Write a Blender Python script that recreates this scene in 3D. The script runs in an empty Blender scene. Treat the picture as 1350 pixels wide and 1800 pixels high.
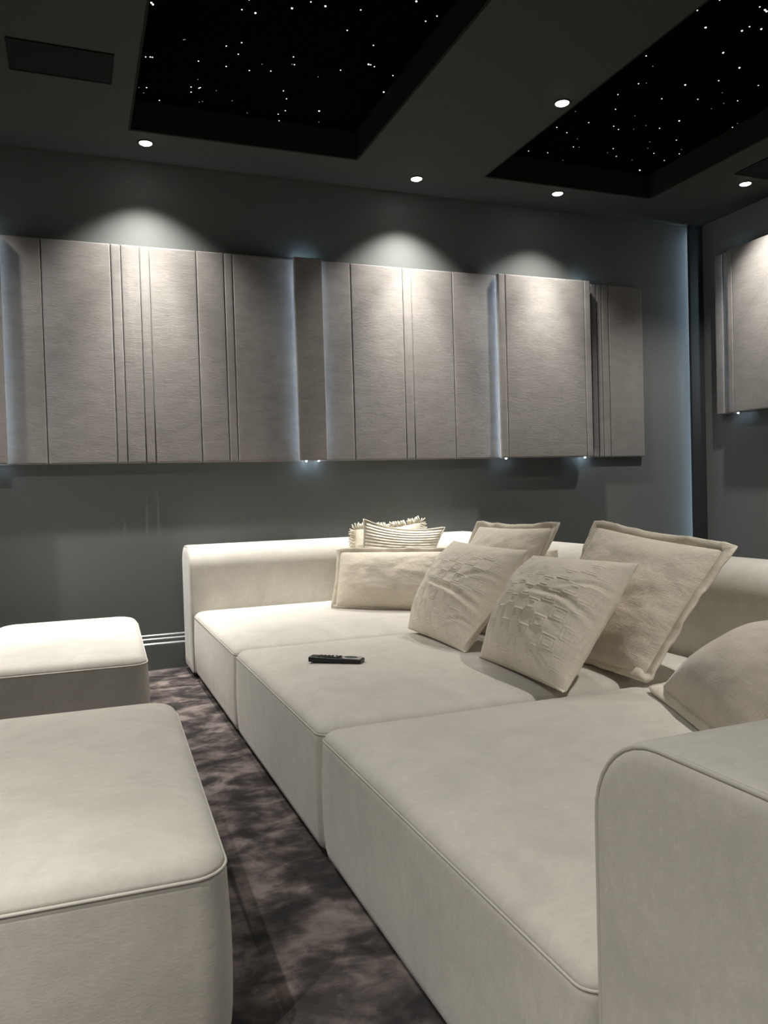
import bpy, bmesh, math, random
from mathutils import Vector, Matrix, noise
random.seed(7)
C = bpy.context.scene.collection
sc = bpy.context.scene

# ------------------------------------------------------------------ camera
cam = bpy.data.cameras.new('camera'); camo = bpy.data.objects.new('camera', cam); C.objects.link(camo)
cam.sensor_fit = 'VERTICAL'; cam.sensor_height = 36.0; cam.sensor_width = 27.0
cam.lens = 1394.85 / 1800 * 36.0; cam.clip_start = 0.02
R = ((0.931049, 0.036177, -0.363093), (-0.363731, 0.013312, -0.931411), (-0.028862, 0.999257, 0.025553))
R = Matrix(R)
# re-orthonormalise
yx = Vector(R[0]).normalized(); yy = Vector(R[1]); yy = (yy - yy.dot(yx) * yx).normalized(); yz = yx.cross(yy)
M = Matrix((yx, yy, yz)).to_4x4(); M.translation = Vector((0, 0, 1.0))
camo.matrix_world = M
sc.camera = camo

# ------------------------------------------------------------------ view / world
sc.view_settings.view_transform = 'Standard'; sc.view_settings.look = 'None'
sc.view_settings.exposure = 1.65; sc.view_settings.gamma = 1.0
w = bpy.data.worlds.new('world'); sc.world = w; w.use_nodes = True
w.node_tree.nodes['Background'].inputs[0].default_value = (0.6, 0.65, 0.7, 1)
w.node_tree.nodes['Background'].inputs[1].default_value = 0.0

# lights of the place and one added fitting: positions of the ceiling downlights, and their power (W)
SPOT = math.radians(107); BLEND = 1.0        # wide spill of each fitting
CORE = math.radians(54)                        # and its brighter core beam
def core_share(y): return 1.9 if y > 4.4 else 0.8   # wall row gets a stronger core, to brighten the lower wall
LAMPC = (1.0, 0.962, 0.895)
DOWNLIGHTS = [
    # x, y, watts, label
    (0.433, 4.524, 46, 'ceiling downlight at the far left, beside the corner of the left starry recess'),
    (2.051, 4.541, 46, 'ceiling downlight on the wide beam end, between the two starry recesses'),
    (3.046, 4.492, 37, 'ceiling downlight between the right starry recess and the long panelled wall'),
    (2.367, 3.432, 18, 'large bright downlight standing nearest the viewer on the ceiling beam'),
    (4.142, 3.983, 46, 'ceiling downlight near the right-hand wall beside the dark square grille'),
    (-0.75, 4.53, 46, 'ceiling downlight past the left frame edge, near the panelled wall'),
    (-0.427, 3.432, 42, 'downlight on the left ceiling beam beside the rectangular grille'),
    (2.367, 1.15, 56, 'downlight along the ceiling beam above the near seats of the sofa'),
    (-0.75, 0.90, 50, 'downlight on the left side of the ceiling above the near ottoman'),
    (-1.70, -0.20, 175, 'added unseen downlight at the far left of the ceiling, behind the viewer'),  # unseen fitting added to light the near ottoman's front and the armrest
    (4.142, 2.40, 36, 'downlight along the right-hand wall level with the middle seat'),
]
LEDC = (0.60, 0.80, 1.0); LEDP = 3.0

# ------------------------------------------------------------------ helpers
def link(name, bm, mat, parent=None, smooth=True):
    me = bpy.data.meshes.new(name); bmesh.ops.recalc_face_normals(bm, faces=bm.faces[:]); bm.to_mesh(me); bm.free()
    o = bpy.data.objects.new(name, me); C.objects.link(o)
    if mat: me.materials.append(mat)
    for p in me.polygons: p.use_smooth = smooth
    if parent: o.parent = parent
    return o
def tag(o, label, cat, group=None):
    o['label'] = label; o['category'] = cat
    if group: o['group'] = group
    return o
def thing(name, label, cat, loc=(0, 0, 0), rz=0.0, group=None):
    o = bpy.data.objects.new(name, None); C.objects.link(o); o.location = loc; o.rotation_euler = (0, 0, rz)
    o.empty_display_size = 0.1
    return tag(o, label, cat, group)
def struct(name, bm, mat):
    o = link(name, bm, mat, None, False); o['kind'] = 'structure'; return o
def box(bm, x0, x1, y0, y1, z0, z1, bev=0.0, seg=3):
    r = bmesh.ops.create_cube(bm, size=1.0)
    vs = r['verts']
    for v in vs: v.co = Vector(((x0 + x1) / 2 + v.co.x * (x1 - x0), (y0 + y1) / 2 + v.co.y * (y1 - y0), (z0 + z1) / 2 + v.co.z * (z1 - z0)))
    if bev > 0:
        es = list({e for v in vs for e in v.link_edges})
        bmesh.ops.bevel(bm, geom=es, offset=bev, segments=seg, profile=0.5, affect='EDGES')
    return bm
def boxm(*a, **k): return box(bmesh.new(), *a, **k)
def tube(bm, pts, r, seg=8, closed=False):
    n = len(pts); pts = [Vector(p) for p in pts]; rings = []
    up = Vector((0, 0, 1))
    for i, p in enumerate(pts):
        a = pts[(i - 1) % n] if closed or i > 0 else p
        b = pts[(i + 1) % n] if closed or i < n - 1 else p
        t = (b - a).normalized(); u = up if abs(t.dot(up)) < 0.95 else Vector((0, 1, 0))
        s = t.cross(u).normalized(); q = s.cross(t).normalized()
        rings.append([bm.verts.new(p + r * (math.cos(2 * math.pi * k / seg) * s + math.sin(2 * math.pi * k / seg) * q)) for k in range(seg)])
    # keep rings aligned
    for i in range(n if closed else n - 1):
        A, B = rings[i], rings[(i + 1) % n]
        off = min(range(seg), key=lambda o: sum((A[k].co - B[(k + o) % seg].co).length_squared for k in range(0, seg, 2)))
        for k in range(seg): bm.faces.new((A[k], A[(k + 1) % seg], B[(k + 1 + off) % seg], B[(k + off) % seg]))
    if not closed:
        bm.faces.new(rings[0]); bm.faces.new(rings[-1])
    return bm
def loft(bm, rings, cap0=True, cap1=True):
    rv = [[bm.verts.new(p) for p in r] for r in rings]; n = len(rv[0])
    for A, B in zip(rv, rv[1:]):
        for k in range(n): bm.faces.new((A[k], A[(k + 1) % n], B[(k + 1) % n], B[k]))
    if cap0: bm.faces.new(rv[0])
    if cap1: bm.faces.new(rv[-1])
    return bm
def rrect(hx, hy, rads, n=8, m=10):
    """rounded rectangle about 0; rads = radii of (+,+), (-,+), (-,-), (+,-); m points along each straight side"""
    out = []; cs = [(1, 1), (-1, 1), (-1, -1), (1, -1)]; arcs = []
    for i, (sx, sy) in enumerate(cs):
        r = max(rads[i], 1e-4); cx, cy = sx * (hx - r), sy * (hy - r); a0 = i * math.pi / 2
        arcs.append([(cx + r * math.cos(a0 + math.pi / 2 * k / n), cy + r * math.sin(a0 + math.pi / 2 * k / n)) for k in range(n + 1)])
    for i in range(4):
        out += arcs[i]; a = arcs[i][-1]; b = arcs[(i + 1) % 4][0]
        out += [(a[0] + (b[0] - a[0]) * k / m, a[1] + (b[1] - a[1]) * k / m) for k in range(1, m)]
    return out

# ------------------------------------------------------------------ materials
def mat(name, col, rough=0.8, build=None, metal=0.0, spec=0.3, sheen=0.0):
    m = bpy.data.materials.new(name); m.use_nodes = True; nt = m.node_tree; b = nt.nodes['Principled BSDF']
    b.inputs['Base Color'].default_value = (*col, 1); b.inputs['Roughness'].default_value = rough
    b.inputs['Metallic'].default_value = metal; b.inputs['Specular IOR Level'].default_value = spec
    if sheen: b.inputs['Sheen Weight'].default_value = sheen; b.inputs['Sheen Roughness'].default_value = 0.4
    if build: build(nt, b)
    return m
def N(nt, t, **kw):
    n = nt.nodes.new(t)
    for k, v in kw.items():
        if k in n.inputs: n.inputs[k].default_value = v
        else: setattr(n, k, v)
    return n
def mapping(nt, scale, coord='Object', rot=(0, 0, 0)):
    tc = N(nt, 'ShaderNodeTexCoord'); mp = N(nt, 'ShaderNodeMapping')
    mp.inputs['Scale'].default_value = scale; mp.inputs['Rotation'].default_value = rot
    nt.links.new(tc.outputs[coord], mp.inputs[0]); return mp.outputs[0]
def nz(nt, vec, scale, detail=4, rough=0.55, dist=0.0):
    n = N(nt, 'ShaderNodeTexNoise', Scale=scale, Detail=detail, Roughness=rough, Distortion=dist)
    nt.links.new(vec, n.inputs['Vector']); return n.outputs['Fac']
def ramp(nt, fac, stops):
    r = N(nt, 'ShaderNodeValToRGB'); e = r.color_ramp.elements
    while len(e) < len(stops): e.new(0.5)
    for el, (p, c) in zip(e, stops): el.position = p; el.color = (*c, 1)
    nt.links.new(fac, r.inputs[0]); return r.outputs[0]
def mth(nt, op, a, b=None, c=None):
    n = N(nt, 'ShaderNodeMath', operation=op)
    for i, v in enumerate((a, b, c)):
        if v is None: continue
        if isinstance(v, (int, float)): n.inputs[i].default_value = v
        else: nt.links.new(v, n.inputs[i])
    return n.outputs[0]
def bump(nt, b, h, strength, dist, prev=None):
    n = N(nt, 'ShaderNodeBump', Strength=strength, Distance=dist); nt.links.new(h, n.inputs['Height'])
    if prev is not None: nt.links.new(prev, n.inputs['Normal'])
    nt.links.new(n.outputs[0], b.inputs['Normal']); return n.outputs[0]
def mul(c, k): return tuple(x * k for x in c)

def velvet(col, lo=0.86, hi=1.08, fine=(260, 260, 260), bs=0.25, blot=5.0, an=(1, 1, 1), nap=False):
    def f(nt, b):
        v = mapping(nt, an); a = nz(nt, v, blot, 6, 0.62, 0.6)
        nt.links.new(ramp(nt, a, [(0.36, mul(col, lo)), (0.5, col), (0.66, mul(col, hi))]), b.inputs['Base Color'])
        v2 = mapping(nt, fine); h = nz(nt, v2, 1.0, 3, 0.6)
        n1 = bump(nt, b, h, bs, 0.0015)
        if nap:
            vs = mapping(nt, (1, 1.7, 1)); m2 = nz(nt, vs, 30, 6, 0.68, 1.1)
            mx = N(nt, 'ShaderNodeMix', data_type='RGBA', blend_type='MULTIPLY'); mx.inputs['Factor'].default_value = 1.0
            nt.links.new(b.inputs['Base Color'].links[0].from_socket, mx.inputs[6]); nt.links.new(ramp(nt, m2, [(0.36, (.965, .965, .965)), (0.52, (1, 1, 1)), (0.68, (1.06, 1.06, 1.06))]), mx.inputs[7])
            nt.links.new(mx.outputs[2], b.inputs['Base Color'])
        h2 = nz(nt, v, blot * 3, 5, 0.6, 0.4); bump(nt, b, h2, 0.12, 0.006, n1)
    return f
SOFA = (0.595, 0.57, 0.52)
m_sofa = mat('velvet_sofa', SOFA, 0.85, velvet(SOFA, 0.93, 1.05, (120, 200, 200), 0.22, 5.5, nap=True), sheen=0.25, spec=0.15)
m_pipe = mat('velvet_piping', mul(SOFA, 0.97), 0.85, velvet(mul(SOFA, 0.97), 0.95, 1.03), sheen=0.2, spec=0.15)
m_plinth = mat('plinth_dark', (0.012, 0.011, 0.011), 0.7)
PAN = (0.195, 0.184, 0.174)
m_panel = mat('panel_fabric', PAN, 0.85, velvet(PAN, 0.90, 1.08, (26, 26, 330), 0.7, 9.0, (1, 1, 2.2)), sheen=0.3, spec=0.15)
m_back = mat('panel_backing', (0.01, 0.01, 0.01), 0.8)
def f_wall(nt, b):
    v = mapping(nt, (1, 1, 1)); n = nz(nt, v, 220, 2); bump(nt, b, n, 0.06, 0.001)
m_wall = mat('wall_paint', (0.115, 0.124, 0.119), 0.6, f_wall, spec=0.3)
m_ceil = mat('ceiling_paint', (0.040, 0.043, 0.039), 0.8, f_wall, spec=0.2)
m_trim = mat('trim_paint', (0.115, 0.125, 0.120), 0.3, f_wall, spec=0.5)
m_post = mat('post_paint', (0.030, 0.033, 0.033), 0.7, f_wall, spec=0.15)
m_slot = mat('slot_dark', (0.008, 0.008, 0.008), 0.9)
m_liner = mat('tray_liner', (0.016, 0.0165, 0.015), 0.9, f_wall, spec=0.1)
m_star = mat('star_cloth', (0.0015, 0.0015, 0.0018), 1.0, spec=0.0)
def f_grille(nt, b):
    v = mapping(nt, (1, 1, 1)); n = N(nt, 'ShaderNodeTexVoronoi', Scale=420.0); nt.links.new(v, n.inputs['Vector'])
    bump(nt, b, n.outputs['Distance'], 0.5, 0.002)
m_grille = mat('grille_mesh', (0.010, 0.010, 0.009), 0.8, f_grille, spec=0.1)
def f_carpet(nt, b):
    v = mapping(nt, (1, 1.2, 1)); a = nz(nt, v, 6.0, 3, 0.55, 0.4); c2 = nz(nt, v, 17, 5, 0.65, 0.5)
    f = nz(nt, v, 420, 2, 0.7)
    s = mth(nt, 'ADD', mth(nt, 'MULTIPLY', a, 0.62), mth(nt, 'MULTIPLY', c2, 0.28)); s = mth(nt, 'ADD', s, mth(nt, 'MULTIPLY', f, 0.10))
    col = ramp(nt, s, [(0.40, (0.028, 0.026, 0.026)), (0.465, (0.056, 0.048, 0.048)), (0.52, (0.115, 0.096, 0.091)), (0.61, (0.26, 0.22, 0.205))])
    nt.links.new(col, b.inputs['Base Color'])
    n1 = bump(nt, b, f, 0.7, 0.004); bump(nt, b, c2, 0.25, 0.01, n1)
m_carpet = mat('carpet', (0.08, 0.07, 0.065), 0.95, f_carpet, spec=0.05, sheen=0.15)
def linen(col, bs=0.5, crease=0.35):
    def f(nt, b):
        v = mapping(nt, (1, 1, 1), 'UV'); a = nz(nt, v, 5, 5, 0.6, 0.5)
        vx = mapping(nt, (14, 190, 1), 'UV'); vy = mapping(nt, (190, 14, 1), 'UV')
        hx = nz(nt, vx, 1.0, 3, 0.6); hy = nz(nt, vy, 1.0, 3, 0.6)
        s = mth(nt, 'ADD', mth(nt, 'MULTIPLY', a, 0.4), mth(nt, 'MULTIPLY', mth(nt, 'ADD', hx, hy), 0.3))
        nt.links.new(ramp(nt, s, [(0.38, mul(col, 0.86)), (0.5, col), (0.62, mul(col, 1.08))]), b.inputs['Base Color'])
        n1 = bump(nt, b, mth(nt, 'ADD', hx, hy), bs, 0.003)
        bump(nt, b, nz(nt, v, 9, 4, 0.6, 1.2), crease, 0.012, n1)
    return f
LIN = (0.74, 0.675, 0.565)
m_linen = mat('linen_cream', LIN, 0.9, linen(LIN), spec=0.1, sheen=0.15)
m_linen2 = mat('linen_edge', mul(LIN, 1.02), 0.9, linen(mul(LIN, 1.02), 0.3), spec=0.1)
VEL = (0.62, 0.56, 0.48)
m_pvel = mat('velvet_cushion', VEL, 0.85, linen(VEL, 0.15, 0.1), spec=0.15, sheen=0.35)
IV = (0.80, 0.755, 0.64)
def f_rib(nt, b):
    v = mapping(nt, (1, 1, 1), 'UV'); sx = N(nt, 'ShaderNodeSeparateXYZ'); nt.links.new(v, sx.inputs[0])
    s = mth(nt, 'SINE', mth(nt, 'MULTIPLY', sx.outputs[1], 2 * math.pi * 24)); g = mth(nt, 'ADD', mth(nt, 'MULTIPLY', s, 0.5), 0.5)
    nt.links.new(ramp(nt, g, [(0.0, (0.56, 0.50, 0.38)), (0.35, IV), (1.0, (0.84, 0.80, 0.69))]), b.inputs['Base Color'])
    bump(nt, b, mth(nt, 'POWER', g, 0.5), 0.8, 0.008)
m_rib = mat('ribbed_ivory', IV, 0.9, f_rib, spec=0.1)
m_ivory = mat('woven_ivory', IV, 0.9, linen(IV, 0.8), spec=0.1)
DIA = (0.80, 0.735, 0.62)
m_dia = mat('embossed_diamond', DIA, 0.85, linen(DIA, 0.3, 0.2), spec=0.12, sheen=0.25)
m_black = mat('remote_black', (0.008, 0.009, 0.010), 0.38, spec=0.5)
m_btn = mat('remote_button', (0.02, 0.022, 0.024), 0.45)
m_mark = mat('remote_mark', (0.7, 0.7, 0.68), 0.4)
m_alu = mat('remote_silver', (0.62, 0.62, 0.60), 0.32, metal=0.9)
m_ring = mat('downlight_trim', (0.02, 0.02, 0.02), 0.5)
def emis(name, col, s):
    def f(nt, b):
        b.inputs['Emission Color'].default_value = (*col, 1); b.inputs['Emission Strength'].default_value = s
    return mat(name, (0.1, 0.1, 0.1), 0.5, f)
m_lens = emis('downlight_lens', (1.0, 0.97, 0.92), 8.0)
m_led2 = emis('led_strip_dim', LEDC, LEDP * 3.0)
m_led = emis('led_strip_light', LEDC, LEDP * 8)
m_s1 = emis('star_bright', (0.9, 0.95, 1.0), 1.6)
m_s2 = emis('star_mid', (0.9, 0.95, 1.0), 0.6)
m_s3 = emis('star_dim', (0.9, 0.95, 1.0), 0.12)

# ------------------------------------------------------------------ room shell
H = 2.936; D = 4.811; XR = 4.49; XL = -2.53; YN = -1.0
struct('floor', boxm(XL - .2, XR + .2, YN - .2, D + .2, -.1, 0), m_carpet)
struct('wall_back', boxm(XL - .2, XR + .2, D, D + .2, -.1, 3.4), m_wall)
struct('wall_right', boxm(XR, XR + .2, YN - .2, D, -.1, 3.4), m_wall)
struct('wall_left', boxm(XL - .2, XL, YN - .2, D, -.1, 3.4), m_wall)
struct('wall_near', boxm(XL, XR, YN - .2, YN, -.1, 3.4), m_wall)
T1 = (0.333, 1.614); T2 = (2.440, 3.722); TY = (-0.59, 4.398); TZ = H + .16
bm = bmesh.new(); SL = 0.03   # shadow gap along the long wall
for a, b, c, d in ((XL, T1[0], YN, D - SL), (T1[1], T2[0], YN, D - SL), (T2[1], XR, YN, D - SL),
                   (T1[0], T1[1], TY[1], D - SL), (T2[0], T2[1], TY[1], D - SL), (T1[0], T1[1], YN, TY[0]), (T2[0], T2[1], YN, TY[0])):
    box(bm, a, b, c, d, H, H + .2)
box(bm, XL, XR, YN, D, H + .2, H + .4)
struct('ceiling', bm, m_ceil)
n = 0
for k, T in enumerate((T1, T2)):
    bm = bmesh.new(); t = .012; e = .001
    box(bm, T[0] + e, T[0] + t, TY[0] + e, TY[1] - e, H + .0015, TZ); box(bm, T[1] - t, T[1] - e, TY[0] + e, TY[1] - e, H + .0015, TZ)
    box(bm, T[0] + t, T[1] - t, TY[1] - t, TY[1] - e, H + .0015, TZ); box(bm, T[0] + t, T[1] - t, TY[0] + e, TY[0] + t, H + .0015, TZ)
    struct('trim_%d' % (k + 1), bm, m_liner)
# moulded skirting along the long wall and the right wall
prof = [(0, 0), (.030, 0), (.030, .146), (.028, .150), (.022, .156), (.019, .157), (.019, .173), (.017, .177), (.012, .182), (.010, .183), (.010, .194), (.008, .198), (.003, .203), (0, .203)]
def skirt(name, p0, p1, nrm):
    bm = bmesh.new(); p0 = Vector(p0); p1 = Vector(p1); nrm = Vector(nrm)
    loft(bm, [[p + nrm * a + Vector((0, 0, z)) for a, z in prof] for p in (p0, p1)])
    return struct(name, bm, m_trim)
skirt('baseboard_back', (XL, D, 0), (XR, D, 0), (0, -1, 0))
skirt('baseboard_right', (XR, YN, 0), (XR, D - .05, 0), (-1, 0, 0))
# slim corner post with its light slot
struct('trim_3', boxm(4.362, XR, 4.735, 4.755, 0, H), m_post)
struct('trim_4', boxm(4.484, XR, 4.755, D, 0, H), m_back)

# ------------------------------------------------------------------ star ceilings
S1 = [(0.38,3.506),(0.387,3.516),(0.749,3.433),(0.809,3.438),(0.95,3.355),(1.015,3.287),(1.082,3.295),(1.235,3.272),(1.228,3.435),(0.542,3.742),(0.548,3.738),(0.735,3.731),(0.797,3.682),(0.801,3.782),(1.383,3.51),(0.392,3.942),(0.412,3.936),(0.422,3.935),(0.632,3.901),(1.054,3.723),(1.064,3.789),(1.076,3.788),(1.418,3.672),(1.43,3.673),(1.453,3.683),(0.766,3.907),(0.88,3.909),(0.981,3.881),(1.305,3.766),(0.654,4.071),(1.571,3.732),(1.587,3.9),(0.632,4.157),(0.671,4.157),(0.677,4.149),(0.639,4.209),(0.383,4.245),(0.42,4.233),(0.41,4.293),(0.494,4.347),(0.693,4.302),(0.709,4.29),(0.856,4.236),(1.087,4.05),(1.123,4.126),(1.149,4.254),(1.122,4.305),(1.145,4.378),(0.958,4.344),(1.325,4.201),(1.361,4.327),(0.759,4.154),(1.218,3.862),(0.926,3.834),(0.764,3.355),(1.44,3.139),(1.569,3.207),(1.537,3.258)]
S1dim = {9, 10, 20, 29, 36, 38, 40, 41, 42, 50, 51, 52, 53, 48}; S1big = {0, 1, 4, 6, 3, 22, 31, 55, 49}
S2 = [(2.65,2.8),(2.689,2.709),(2.784,2.892),(2.967,2.858),(2.975,2.821),(3.043,2.818),(2.898,2.69),(2.938,2.699),(2.954,2.705),(2.682,3.176),(2.779,3.243),(3.026,3.032),(3.213,3.115),(3.209,3.249),(3.451,3.221),(2.824,3.407),(2.859,3.389),(2.793,3.536),(3.07,3.339),(3.054,3.499),(3.25,3.442),(2.887,3.678),(3.476,3.386),(3.425,3.434),(3.325,3.343),(3.404,3.504),(3.044,3.708),(2.84,3.86),(3.009,3.853),(3.063,3.879),(3.148,3.848),(3.187,3.788),(3.288,3.791),(3.334,3.679),(3.7,3.647),(3.69,3.599),(2.696,3.968),(2.793,4.009),(2.685,3.769),(2.904,4.061),(2.946,4.163),(2.84,4.285),(2.71,4.299),(2.998,4.352),(3.201,4.109),(3.206,4.17),(3.294,4.198),(3.499,3.889),(3.359,3.959),(3.41,4.039),(3.497,4.088),(3.628,3.988),(3.661,4.045),(3.638,4.156),(3.428,4.212),(3.588,4.334),(2.983,4.156)]
S2dim = {10, 16, 23, 24, 25, 26, 30, 31, 38, 39, 35, 43, 48, 49, 54, 56, 51, 45}; S2big = {2, 3, 5, 7, 8, 11, 12, 18, 55, 33}
star_me = {}
def star_mesh(r, m):
    if (r, m.name) not in star_me:
        bm = bmesh.new(); bmesh.ops.create_uvsphere(bm, u_segments=8, v_segments=6, radius=r)
        me = bpy.data.meshes.new('star_light'); bm.to_mesh(me); bm.free(); me.materials.append(m); star_me[(r, m.name)] = me
    return star_me[(r, m.name)]
for T, S, dim, big, lab in ((T1, S1, S1dim, S1big, 'left black starry ceiling panel sunk in its recess, pricked with tiny lights'),
                            (T2, S2, S2dim, S2big, 'right black starry ceiling panel sunk in its recess, above the sofa corner')):
    root = thing('star_ceiling', lab, 'star ceiling', ((T[0] + T[1]) / 2, 2.0, TZ), group='starry ceiling panels')
    cx = (T[0] + T[1]) / 2
    link('panel', boxm(T[0] + .014 - cx, T[1] - .014 - cx, TY[0] + .014 - 2.0, TY[1] - .014 - 2.0, -.004, .03), m_star, root, False)
    pts = [(x, y, 2 if i in big else (0 if i in dim else 1)) for i, (x, y) in enumerate(S)]
    ymin = min(p[1] for p in pts) - .1
    for k in range(38): pts.append((random.uniform(T[0] + .05, T[1] - .05), random.uniform(TY[0] + .05, ymin), random.choice((0, 1, 1, 2))))
    for x, y, b in pts:
        me = star_mesh((.0026, .0034, .0044)[b], (m_s3, m_s2, m_s1)[b])
        o = bpy.data.objects.new('star_light', me); C.objects.link(o); o.parent = root; o.location = (x - cx, y - 2.0, -.0035)

# ------------------------------------------------------------------ ceiling grilles
def grille(x0, x1, y0, y1, label):
    root = thing('ceiling_grille', label, 'grille', ((x0 + x1) / 2, (y0 + y1) / 2, H), group='dark ceiling grilles')
    hx, hy = (x1 - x0) / 2, (y1 - y0) / 2; bm = bmesh.new(); t = .008
    for a in ((-hx, hx, -hy, -hy + t), (-hx, hx, hy - t, hy), (-hx, -hx + t, -hy + t, hy - t), (hx - t, hx, -hy + t, hy - t)): box(bm, *a, -.006, 0)
    link('frame', bm, m_grille, root, False)
    link('mesh_face', boxm(-hx + t, hx - t, -hy + t, hy - t, -.004, 0), m_grille, root, False)
grille(-.199, .233, 3.668, 3.932, 'black rectangular ceiling grille left of the left starry recess')
grille(3.94, 4.225, 3.46, 3.877, 'black ceiling grille right of the right starry recess, near the right wall')

# ------------------------------------------------------------------ downlights
dl_parts = None
for i, (x, y, wt, lab) in enumerate(DOWNLIGHTS):
    root = thing('recessed_downlight', lab, 'downlight', (x, y, H), group='recessed ceiling downlights')
    if dl_parts is None:
        bm = bmesh.new(); n = 28
        def rg(r, z): return [Vector((r * math.cos(2 * math.pi * k / n), r * math.sin(2 * math.pi * k / n), z)) for k in range(n)]
        loft(bm, [rg(.044, 0), rg(.044, -.003), rg(.041, -.005), rg(.036, -.005), rg(.033, -.002)], False, False)
        a = link('trim_ring', bm, m_ring, root)
        bm = bmesh.new(); loft(bm, [rg(.034, -.0015), rg(.033, -.004), rg(.024, -.009), rg(.010, -.011)], True, True)
        b = link('lens', bm, m_lens, root); dl_parts = (a, b)
    else:
        for p in dl_parts:
            c = p.copy(); C.objects.link(c); c.parent = root
    L = bpy.data.lights.new('downlight_beam', 'SPOT'); L.energy = wt; L.color = LAMPC; L.spot_size = SPOT; L.spot_blend = BLEND; L.shadow_soft_size = .022
    lo = bpy.data.objects.new('downlight_beam', L); C.objects.link(lo); lo.parent = root; lo.location = (0, 0, -.036)
    L = L.copy(); L.energy = wt * core_share(y); L.spot_size = CORE
    lo = bpy.data.objects.new('downlight_core_beam', L); C.objects.link(lo); lo.parent = root; lo.location = (0, 0, -.036)

# ------------------------------------------------------------------ upholstered wall panels
def strip(parent, x0, x1, yf, yb, z0, z1, axis='x'):
    """one padded strip: face at yf, back at yb; pulled-in rounded edges"""
    r = .007; bm = bmesh.new(); g = .0016
    a, b = x0 + g, x1 - g; hx, hz = (b - a) / 2, (z1 - z0) / 2; cx, cz = (a + b) / 2, (z0 + z1) / 2
    s = 1 if yb > yf else -1; rings = []
    def ring(ins, y):
        return [Vector((cx + p, y, cz + q)) for p, q in rrect(hx - ins, hz - ins, [max(.004 - ins, .0005)] * 4, 3, 4)]
    rings.append(ring(0, yb)); rings.append(ring(0, yf + s * r))
    for k in range(1, 6):
        t = math.pi / 2 * k / 5; rings.append(ring(r * (1 - math.cos(t)), yf + s * r * (1 - math.sin(t))))
    rings.append(ring(r + .004, yf - s * .0004))
    loft(bm, rings)
    if axis == 'y':   # lay along the right-hand wall: (x,y) -> (y, x)
        for v in bm.verts: v.co = Vector((v.co.y, v.co.x, v.co.z))
    return link('padded_strip', bm, m_panel, parent, True)
Z0, Z1 = 1.205, 2.445
def board(label, edges, yf, yb, z0=Z0, z1=Z1, axis='x', wall=D, leds=(), grp='upholstered wall panels'):
    mid = (edges[0] + edges[-1]) / 2
    root = thing('wall_panel', label, 'wall panel', (mid, wall, z0) if axis == 'x' else (wall, mid, z0), group=grp)
    off = Vector(root.location)
    made = []
    for a, b in zip(edges, edges[1:]): made.append(strip(root, a, b, yf, yb, z0, z1, axis))
    e0, e1 = edges[0] + .004, edges[-1] - .004
    s = .055 if leds else .004
    args = ((e0 + s if 'a' in leds else e0), (e1 - s if 'b' in leds else e1), min(yb, wall), max(yb, wall), z0 + .004, z1 - .004)
    if axis == 'y': args = (args[2], args[3], args[0], args[1], args[4], args[5])
    made.append(link('backing_board', boxm(*args), m_back, root, False))
    for q in leds:
        x = edges[0] + .050 if q == 'a' else edges[-1] - .050
        ya, yb2 = sorted((yb - .012 * (1 if yb < wall else -1) * -1 - .011, yb + .0125)) if False else (yb + .0015, yb + .0115)
        v = (x - .003, x + .003, ya, yb2, z0 - .006, z1 + .002)
        if axis == 'y': v = (v[2], v[3], v[0], v[1], v[4], v[5])
        made.append(link('led_strip', boxm(*v), m_led, root, False))
    for o in made: o.location = -off
    return root
YF, YP = 4.756, 4.711
board('wide grey wall panel of nine padded strips left of the dark narrow panel', [-.43, -.124, .240, .295, .398, .452, .718, .879, .930, 1.338], YF, 4.80)
board('grey wall panel of five strips between the dark narrow panel and the brightest one', [1.430, 1.672, 2.028, 2.089, 2.387, 2.775], YF, 4.80)
board('shallow dim grey panel with thin strips at the right end of the row', [3.44, 3.496, 3.546, 3.590, 3.650, 3.951], 4.776, 4.80)
board('projecting grey wall panel cut off by the left photo edge, blue glow beside it', [-.85, -.56, -.321], YP, YP + .031, leds='ab')
board('narrow dark projecting wall panel with blue glow on both sides', [1.296, 1.476], YP, YP + .031, leds='ab')
bright = board('bright projecting wall panel between two thin strips, left of the room corner', [2.707, 2.760, 3.396, 3.449], YP, YP + .031, leds='ab')
sp = link('led_spill_block', boxm(3.408, 3.436, YP + .032, D, Z0 + .03, Z1 - .03), m_back, bright, False); sp.location = -Vector(bright.location)  # unseen strip added to stop LED light spilling onto the right-hand panel
RG = 'upholstered panels on the right wall'
board('thin recessed panel on the right wall beside its bright neighbour', [4.18, 4.487, 4.568], 4.435, 4.478, 1.495, 2.652, 'y', XR, grp=RG)
board('bright projecting padded panel on the right-hand wall', [2.60, 3.20, 3.35, 4.357, 4.405], 4.390, 4.420, 1.490, 2.648, 'y', XR, leds='b', grp=RG)
# light slot at the corner post
root = thing('led_light', 'bluish vertical strip light tucked behind the corner post', 'strip light', (4.466, 4.775, .05))
link('led_strip', boxm(.002, .008, -.012, .000, 0, H - .08), m_led2, root, False)
link('channel', boxm(.008, .010, -.013, .009, 0, H - .08), m_back, root, False)

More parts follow.
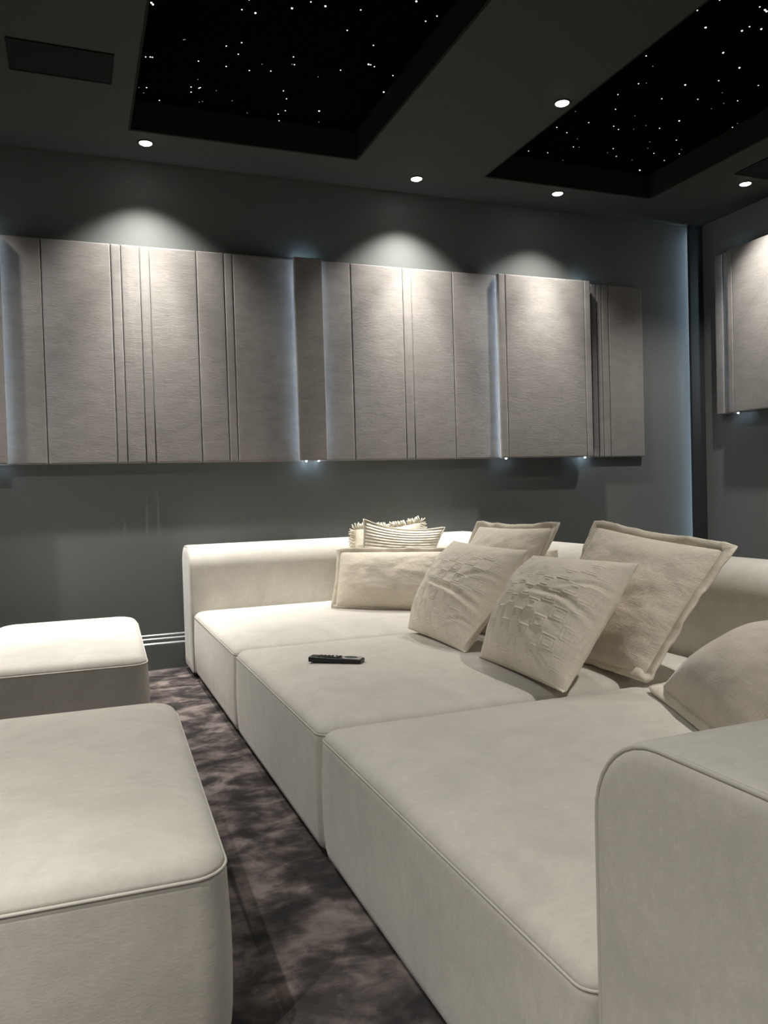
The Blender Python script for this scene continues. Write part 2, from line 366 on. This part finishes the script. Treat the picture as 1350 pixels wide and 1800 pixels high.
# ------------------------------------------------------------------ sofa modules and ottomans
def topz(d, crown): return crown * (.40 * (1 - math.exp(-d / .010)) + .46 * (1 - math.exp(-d / .075)) + .14 * min(d / .34, 1))
def cushion(parent, name, hx, hy, z0, zs, crown, rc=.032, pr=.0026):
    """upholstered block about the origin: walls up to the seam zs, puffed top above it"""
    bm = bmesh.new(); rings = []; n, m = 8, 14
    def ring(ins, z, sag=0.0):
        q = rrect(hx - ins, hy - ins, [max(rc - ins * .5, .008)] * 4, n, m)
        return [Vector((p[0], p[1], z)) for p in q]
    rings += [ring(.05, z0), ring(.018, z0), ring(.006, z0 + .012), ring(.001, z0 + .035)]
    for k in range(1, 8): 
        t = k / 8; rings.append(ring(-.004 * math.sin(math.pi * t), z0 + .035 + (zs - .03 - z0 - .035) * t))
    rings += [ring(.000, zs - .03), ring(.0005, zs - .014), ring(.0015, zs - .005), ring(.004, zs)]
    for d in (.0, .004, .009, .016, .024, .034, .048, .064, .085, .11, .15, .20, .27, .34):
        if d > min(hx, hy) - .03: break
        rings.append(ring(.002 + d, zs + topz(d, crown)))
    loft(bm, rings)
    o = link(name, bm, m_sofa, parent)
    q = rrect(hx - .0025, hy - .0025, [rc] * 4, n, m); bm = bmesh.new()
    tube(bm, [Vector((a, b, zs)) for a, b in q], pr, 6, True)
    link('piping', bm, m_pipe, o)
    return o
def plinth(parent, hx, hy, z1=.03):
    link('plinth', boxm(-hx + .035, hx - .035, -hy + .035, hy - .035, 0, z1), m_plinth, parent, False)
def roll(parent, name, L, T, z0, z1, axis, centre, rt=.115, re=.022, pipe=(True, True)):
    """bolster back/arm of length L along axis, thickness T, rounded over the top"""
    bm = bmesh.new(); hz = (z1 - z0) / 2; zc = (z0 + z1) / 2
    def ring(s, ins):
        q = rrect(T / 2 - ins, hz - ins, [max(rt - ins, .01), max(rt - ins, .01), max(.02 - ins, .003), max(.02 - ins, .003)], 9, 8)
        out = []
        for a, z in q:
            bulge = .0
            out.append(Vector((s, a, zc + z)) if axis == 'x' else Vector((a, s, zc + z)))
        return out
    rings = [ring(-L / 2, re + .03)]
    for k in range(0, 5):
        t = math.pi / 2 * (4 - k) / 4; rings.append(ring(-L / 2 + re * (1 - math.sin(t)), re * (1 - math.cos(t))))
    for k in range(1, 12): rings.append(ring(-L / 2 + re + (L - 2 * re) * k / 12, 0))
    for k in range(0, 5):
        t = math.pi / 2 * k / 4; rings.append(ring(L / 2 - re * (1 - math.sin(t)), re * (1 - math.cos(t))))
    rings.append(ring(L / 2, re + .03))
    loft(bm, rings)
    o = link(name, bm, m_sofa, parent); o.location = centre
    for sgn, on in zip((-1, 1), pipe):
        if not on: continue
        q = [p for p in ring(sgn * (L / 2 - re * .29), re * .29 - .001)]
        bm = bmesh.new(); tube(bm, q, .0034, 6, True); link('piping', bm, m_pipe, o)
    return o

ZS = .349; SG = 'sofa modules of the large sectional'
SX0, SX1, SXB = .585, 2.06, 2.38
def module(label, y0, y1):
    root = thing('sofa_module', label, 'sofa module', ((SX0 + SX1 - .008) / 2, (y0 + y1) / 2, 0), group=SG)
    hx, hy = (SX1 - .008 - SX0) / 2, (y1 - y0) / 2 - .004
    cushion(root, 'seat', hx, hy, .028, ZS, .050)
    plinth(root, hx, hy)
module('far pale velvet sofa seat against the backrest on the long wall', 3.222, 4.415)
module('middle pale velvet sofa seat with the black remote lying on it', 2.030, 3.220)
module('near pale velvet sofa seat beside the rounded armrest', .832, 2.028)
def bolster(name, label, cat, x0, x1, y0, y1, zt, axis, **k):
    root = thing(name, label, cat, ((x0 + x1) / 2, (y0 + y1) / 2, 0))
    L, T = (x1 - x0, y1 - y0) if axis == 'x' else (y1 - y0, x1 - x0)
    roll(root, 'cushion', L, T, .03, zt, axis, (0, 0, 0), **k); plinth(root, (x1 - x0) / 2, (y1 - y0) / 2)
bolster('sofa_bolster', 'long rounded pale velvet backrest of the sectional along the panelled wall', 'sofa bolster', .573, SXB, 4.421, 4.746, .728, 'x')
bolster('sofa_bolster', 'rounded pale velvet backrest on the right side of the sectional, behind the cushions', 'sofa bolster', SX1 + .002, SXB, .832, 4.416, .722, 'y', re=.006, pipe=(False, False))
bolster('sofa_bolster', 'rounded pale velvet armrest at the near right corner of the sectional', 'sofa bolster', SX0 + .002, SXB, .366, .826, .709, 'x', rt=.12)

def ottoman(label, x0, x1, y0, y1, rz):
    root = thing('ottoman', label, 'ottoman', ((x0 + x1) / 2, (y0 + y1) / 2, 0), rz, group='pale velvet ottomans')
    cushion(root, 'seat', (x1 - x0) / 2, (y1 - y0) / 2, .028, ZS, .062, .065, .0036); plinth(root, (x1 - x0) / 2, (y1 - y0) / 2)
ottoman('near pale velvet ottoman in the lower left foreground', -.50, .25, 1.37, 2.52, math.radians(-2))
ottoman('far pale velvet ottoman standing near the wall at the left', -.41, .27, 3.24, 4.40, math.radians(-2))

# ------------------------------------------------------------------ cushions
def pillow(name, label, cs, thick, m, cat='cushion', group=None, pinch=.06, wr=.006, seed=0, flange=None, fm=None, piping=None, fringe=None, asym=.5, flwave=.012, emboss=False, n=44, dent=None, fold=None):
    """cs = bottom-left, bottom-right, top-right, top-left corners as seen from its front; asym = share of the bulge on the front"""
    c = [Vector(p) for p in cs]; o0 = (c[0] + c[1]) / 2
    nrm = (c[1] - c[0]).cross(c[3] - c[0]).normalized()
    root = thing(name, label, cat, o0, group=group)
    def rest(p, lift=0.0):   # cloth that reaches the seat lies flat on it
        if p.z + o0.z < ZF + lift: p.z = ZF + lift - o0.z
        return p
    def base(a, b):
        # edges sag inward between the corner ears
        a2 = a * (1 - pinch * (1 - b * b)); b2 = b * (1 - pinch * (1 - a * a))
        # but the edge keeps its full length in the very corners
        u, v = (a2 + 1) / 2, (b2 + 1) / 2
        return rest((c[0] * (1 - u) * (1 - v) + c[1] * u * (1 - v) + c[2] * u * v + c[3] * (1 - u) * v) - o0)
    def height(a, b):
        p = (1 - abs(a) ** 2.2) * (1 - abs(b) ** 2.2)
        return max(p, 0) ** .58
    def pt(a, b, side):
        h = height(a, b); p = base(a, b)
        q = Vector((a * 2.3 + seed, b * 2.3, side * 3.1 + seed))
        wv = noise.noise(q) * wr * 1.6 + noise.noise(q * 2.7) * wr * .9
        # gathers radiating from the edges
        e = max(abs(a), abs(b)); tcoord = a if abs(b) > abs(a) else b
        g = noise.noise(Vector((tcoord * 9 + seed * 2, seed, side))) * wr * 1.2 * max(0, (e - .55) / .45) * (h ** .5)
        d = thick * (asym if side > 0 else 1 - asym) * h
        ex = 0
        if dent and side > 0:
            for (da, db, dr, dd) in dent: ex -= dd * math.exp(-((a - da) ** 2 + (b - db) ** 2) / dr ** 2)
        if fold and side > 0:
            for (fa, fb, ga, gb, fw, fd) in fold:   # ridge/valley along a segment
                L2 = math.hypot(ga - fa, gb - fb); t = ((a - fa) * (ga - fa) + (b - fb) * (gb - fb)) / L2 ** 2
                sd = ((ga - fa) * (b - fb) - (gb - fb) * (a - fa)) / L2 + .05 * math.sin(t * 5)
                if -.2 < t < 1: 
                    fade = math.cos(math.pi / 2 * max(t, 0)) ** .8
                    ex += fd * fade * (1.0 * math.exp(-((sd - 1.5 * fw) / fw) ** 2) - math.exp(-(sd / fw) ** 2) * 1.1 + .5 * math.exp(-((sd + 1.6 * fw) / fw) ** 2))
        if emboss and side > 0: ex += diamonds(a, b)
        return rest(p + nrm * side * (d + h * ex) + nrm * (wv + g) * (h ** .7), .004 * h if side > 0 else 0)
    def diamonds(a, b):   # raised nested squares set corner to corner
        u, v = (a + 1) * 5, (b + 1) * 5
        if (math.floor(u) + math.floor(v)) % 2: return 0.0
        da = max(abs(u % 1 - .5), abs(v % 1 - .5)); r = max(0, 1 - abs(da - .43) / .075) + max(0, 1 - abs(da - .25) / .075)
        band = min(1.0, max(.25, .85 + .45 * math.sin((a - b) * 2.1) + .5 * noise.noise(Vector((a * 2 + seed, b * 2, 4)))))
        return r * band * .0045 * min(1, (1 - max(abs(a), abs(b))) / .12)
    bm = bmesh.new(); uvl = bm.loops.layers.uv.new('UVMap'); g = {}
    ab = [math.sin((-1 + 2 * i / n) * math.pi / 2) * .55 + (-1 + 2 * i / n) * .45 for i in range(n + 1)]
    W = {}
    for s in (1, -1):
        for i in range(n + 1):
            for j in range(n + 1):
                edge = i in (0, n) or j in (0, n)
                if edge and s < 0: W[(s, i, j)] = W[(1, i, j)]; continue
                W[(s, i, j)] = bm.verts.new(pt(ab[i], ab[j], s) if not edge else base(ab[i], ab[j]))
        for i in range(n):
            for j in range(n):
                ids = [(i, j), (i + 1, j), (i + 1, j + 1), (i, j + 1)]
                f = bm.faces.new([W[(s, *q)] for q in (ids if s > 0 else ids[::-1])])
                for lp, q in zip(f.loops, (ids if s > 0 else ids[::-1])): lp[uvl].uv = ((ab[q[0]] + 1) / 2, (ab[q[1]] + 1) / 2)
    body = link('cover', bm, m, root)
    # the rim, walked once round
    K = 36; rim = [(-1 + 2 * k / K, -1) for k in range(K)] + [(1, -1 + 2 * k / K) for k in range(K)] + [(1 - 2 * k / K, 1) for k in range(K)] + [(-1, 1 - 2 * k / K) for k in range(K)]
    rp = [base(a, b) for a, b in rim]; cen = base(0, 0)
    def outd(k):
        a, b = rim[k]; t = (rp[(k + 1) % len(rp)] - rp[k - 1]).normalized(); o = t.cross(nrm)
        if o.dot(rp[k] - cen) < 0: o = -o
        if abs(a) == 1 and abs(b) == 1: o = (rp[k] - cen).normalized() * 1.25
        return o
    if flange:
        bm = bmesh.new(); rings = []
        for k in range(len(rim)):
            o = outd(k); wv = noise.noise(Vector((k * .23 + seed, 1.7, seed))) * flwave + noise.noise(Vector((k * .8 + seed, 5.1, seed))) * .003
            e = .0055
            q = [rp[k] - o * .006 + nrm * e * .8, rp[k] + o * flange * .5 + nrm * (e * .55 + wv * .5), rp[k] + o * flange * .86 + nrm * (e * 1.0 + wv), rp[k] + o * flange + nrm * wv,
                 rp[k] + o * flange * .86 + nrm * (-e + wv), rp[k] + o * flange * .5 + nrm * (-e * .55 + wv * .5), rp[k] - o * .006 - nrm * e * .8]
            up = max(0.0, ZF - o0.z - min(p.z for p in q))
            rings.append([bm.verts.new(p + Vector((0, 0, up))) for p in q])
        uv2 = bm.loops.layers.uv.new('UVMap')
        for k in range(len(rings)):
            A_, B_ = rings[k], rings[(k + 1) % len(rings)]
            for q in range(7):
                f = bm.faces.new((A_[q], B_[q], B_[(q + 1) % 7], A_[(q + 1) % 7]))
                for lp, uvv in zip(f.loops, ((k / 36, q / 40), ((k + 1) / 36, q / 40), ((k + 1) / 36, (q + 1) / 40), (k / 36, (q + 1) / 40))): lp[uv2].uv = uvv
        link('flange', bm, fm or m, root)
    if piping:
        bm = bmesh.new(); tube(bm, [rp[k] + outd(k) * piping * .3 for k in range(len(rp))], piping, 6, True); link('piping', bm, fm or m, root)
    if fringe:
        bm = bmesh.new()
        for k in range(len(rim)):
            if rp[k].z + o0.z < ZF + .045: continue
            for s in (0, .34, .67):
                p = rp[k].lerp(rp[(k + 1) % len(rp)], s); o = outd(k)
                t = (o + Vector((random.uniform(-.35, .35), random.uniform(-.35, .35), random.uniform(-.3, .3)))).normalized(); L_ = fringe * random.uniform(.7, 1.15)
                tube(bm, [p - o * .004, p + t * L_ * .5 + nrm * random.uniform(-.004, .004), p + t * L_ + nrm * random.uniform(-.01, .01)], .0032, 5)
        fo = link('fringe', bm, fm or m, root); fo['kind'] = 'stuff'
    return root

CG = 'scatter cushions on the sectional'
ZB = .401; ZF = .4005   # cushion hems, and the top of the seats they stand on
pillow('fringed_cushion', 'ivory cushion with shaggy fringed edges, rearmost against the wall-side backrest', [(1.38, 4.22, ZB), (1.85, 4.20, ZB), (1.93, 4.34, .815), (1.51, 4.34, .790)], .10, m_ivory, group=CG, seed=3, fringe=.036, pinch=.09)
pillow('ribbed_cushion', 'ivory finely ribbed cushion in front of the fringed one', [(1.33, 4.04, ZB + .006), (1.83, 4.00, ZB + .006), (1.975, 4.12, .783), (1.49, 4.13, .848)], .12, m_rib, group=CG, seed=5, piping=.006, fm=m_ivory, pinch=.17, wr=.004)
pillow('lumbar_cushion', 'long cream linen cushion with flat flanged edge, leftmost of the pile', [(1.25, 3.95, ZB + .005), (1.70, 3.55, ZB), (1.78, 3.66, .685), (1.31, 4.02, .686)], .15, m_linen, group=CG, seed=9, flange=.022, fm=m_linen2, pinch=.02, wr=.006, asym=.6)
pillow('flanged_cushion', 'square cream flanged cushion behind the smaller diamond-patterned one', [(1.52, 3.34, ZB), (1.58, 2.76, ZB), (1.81, 2.74, .836), (1.77, 3.31, .826)], .15, m_linen, group=CG, seed=12, flange=.026, fm=m_linen2, pinch=.05)
pillow('plain_cushion', 'cream cushion mostly hidden, only one corner showing behind the large diamond-patterned one', [(1.78, 3.05, ZB), (1.74, 2.62, ZB), (1.86, 2.80, .74), (1.88, 3.18, .74)], .12, m_ivory, group=CG, seed=15, pinch=.06)
pillow('diamond_cushion', 'smaller diamond-embossed cushion with a deep crease, nearer the long wall', [(1.335, 3.19, ZB - .015), (1.315, 2.60, ZB - .015), (1.63, 2.655, .757), (1.585, 3.215, .772)], .21, m_dia, group=CG, seed=21, pinch=.05, wr=.004, asym=.62, n=240, emboss=True, fold=[(1.0, -.28, -.25, .02, .05, .013), (.95, .35, .35, .12, .045, .006), (1.0, -.55, .45, -.62, .035, .006), (.75, -1, .35, -.45, .04, .006)])
pillow('diamond_cushion', 'larger diamond-embossed cushion at the middle of the pile', [(1.325, 2.51, ZB - .015), (1.305, 1.955, ZB - .015), (1.62, 1.995, .755), (1.60, 2.575, .745)], .22, m_dia, group=CG, seed=33, pinch=.05, wr=.004, asym=.62, n=240, emboss=True, fold=[(.9, .05, .05, .2, .045, .006), (1.0, .45, .45, .35, .04, .006), (.8, -1, .3, -.45, .04, .006)])
pillow('flanged_cushion', 'largest cream linen cushion with wide flanged edge, leaning on the right backrest', [(1.60, 2.52, ZB), (1.60, 1.96, ZB), (1.90, 1.93, .785), (1.88, 2.56, .842)], .18, m_linen, group=CG, seed=41, flange=.03, fm=m_linen2, pinch=.04, wr=.009)
pillow('slumped_cushion', 'plump shaded cushion slumped behind the near armrest at right', [(1.55, 1.84, ZB), (1.33, 1.32, ZB), (1.64, 1.14, .655), (1.80, 1.62, .57)], .20, m_pvel, group=CG, seed=52, flange=.03, fm=m_linen2, pinch=.03, wr=.003, asym=.65, flwave=.003)

# ------------------------------------------------------------------ remote control
p0 = Vector((.758, 2.737)); p1 = Vector((.914, 2.610)); ax = (p1 - p0); ang = math.atan2(ax.y, ax.x); ln = .200; wd = .046
mid = (p0 + p1) / 2 + Vector((-math.sin(ang), math.cos(ang))) * wd / 2
rm = thing('remote_control', 'slim black remote control with silver dial end on the middle seat', 'remote control', (mid.x, mid.y, ZS + topz(mid.x - SX0, .050) + .002), ang)
bm = bmesh.new(); box(bm, -ln / 2, ln / 2, -wd / 2, wd / 2, 0, .019, .004, 3)
for v in bm.verts:
    if v.co.x > 0: v.co.z *= 1 - .22 * (v.co.x / (ln / 2))
link('body', bm, m_black, rm, False)
for i in range(6):
    for j in range(3):
        link('button', boxm(-.062 + i * .0145 - .0045, -.062 + i * .0145 + .0045, -.013 + j * .013 - .0042, -.013 + j * .013 + .0042, .0180, .0202, .001, 2), m_mark if (i, j) == (4, 1) else m_btn, rm, False)
bm = bmesh.new(); q = rrect(.036, .019, [.004, .015, .015, .004], 6, 3)
loft(bm, [[Vector((.059 + a, b, .0145)) for a, b in q], [Vector((.059 + a, b, .0178)) for a, b in q], [Vector((.059 + a * .96, b * .93, .0184)) for a, b in q]])
pl = link('dial_plate', bm, m_alu, rm, False)
bm = bmesh.new(); q = [(.024 * math.cos(2 * math.pi * k / 28), .014 * math.sin(2 * math.pi * k / 28)) for k in range(28)]
loft(bm, [[Vector((.056 + a, b, .0170)) for a, b in q], [Vector((.056 + a, b, .0194)) for a, b in q], [Vector((.056 + a * .6, b * .6, .0186)) for a, b in q]])
link('dial', bm, m_black, pl)
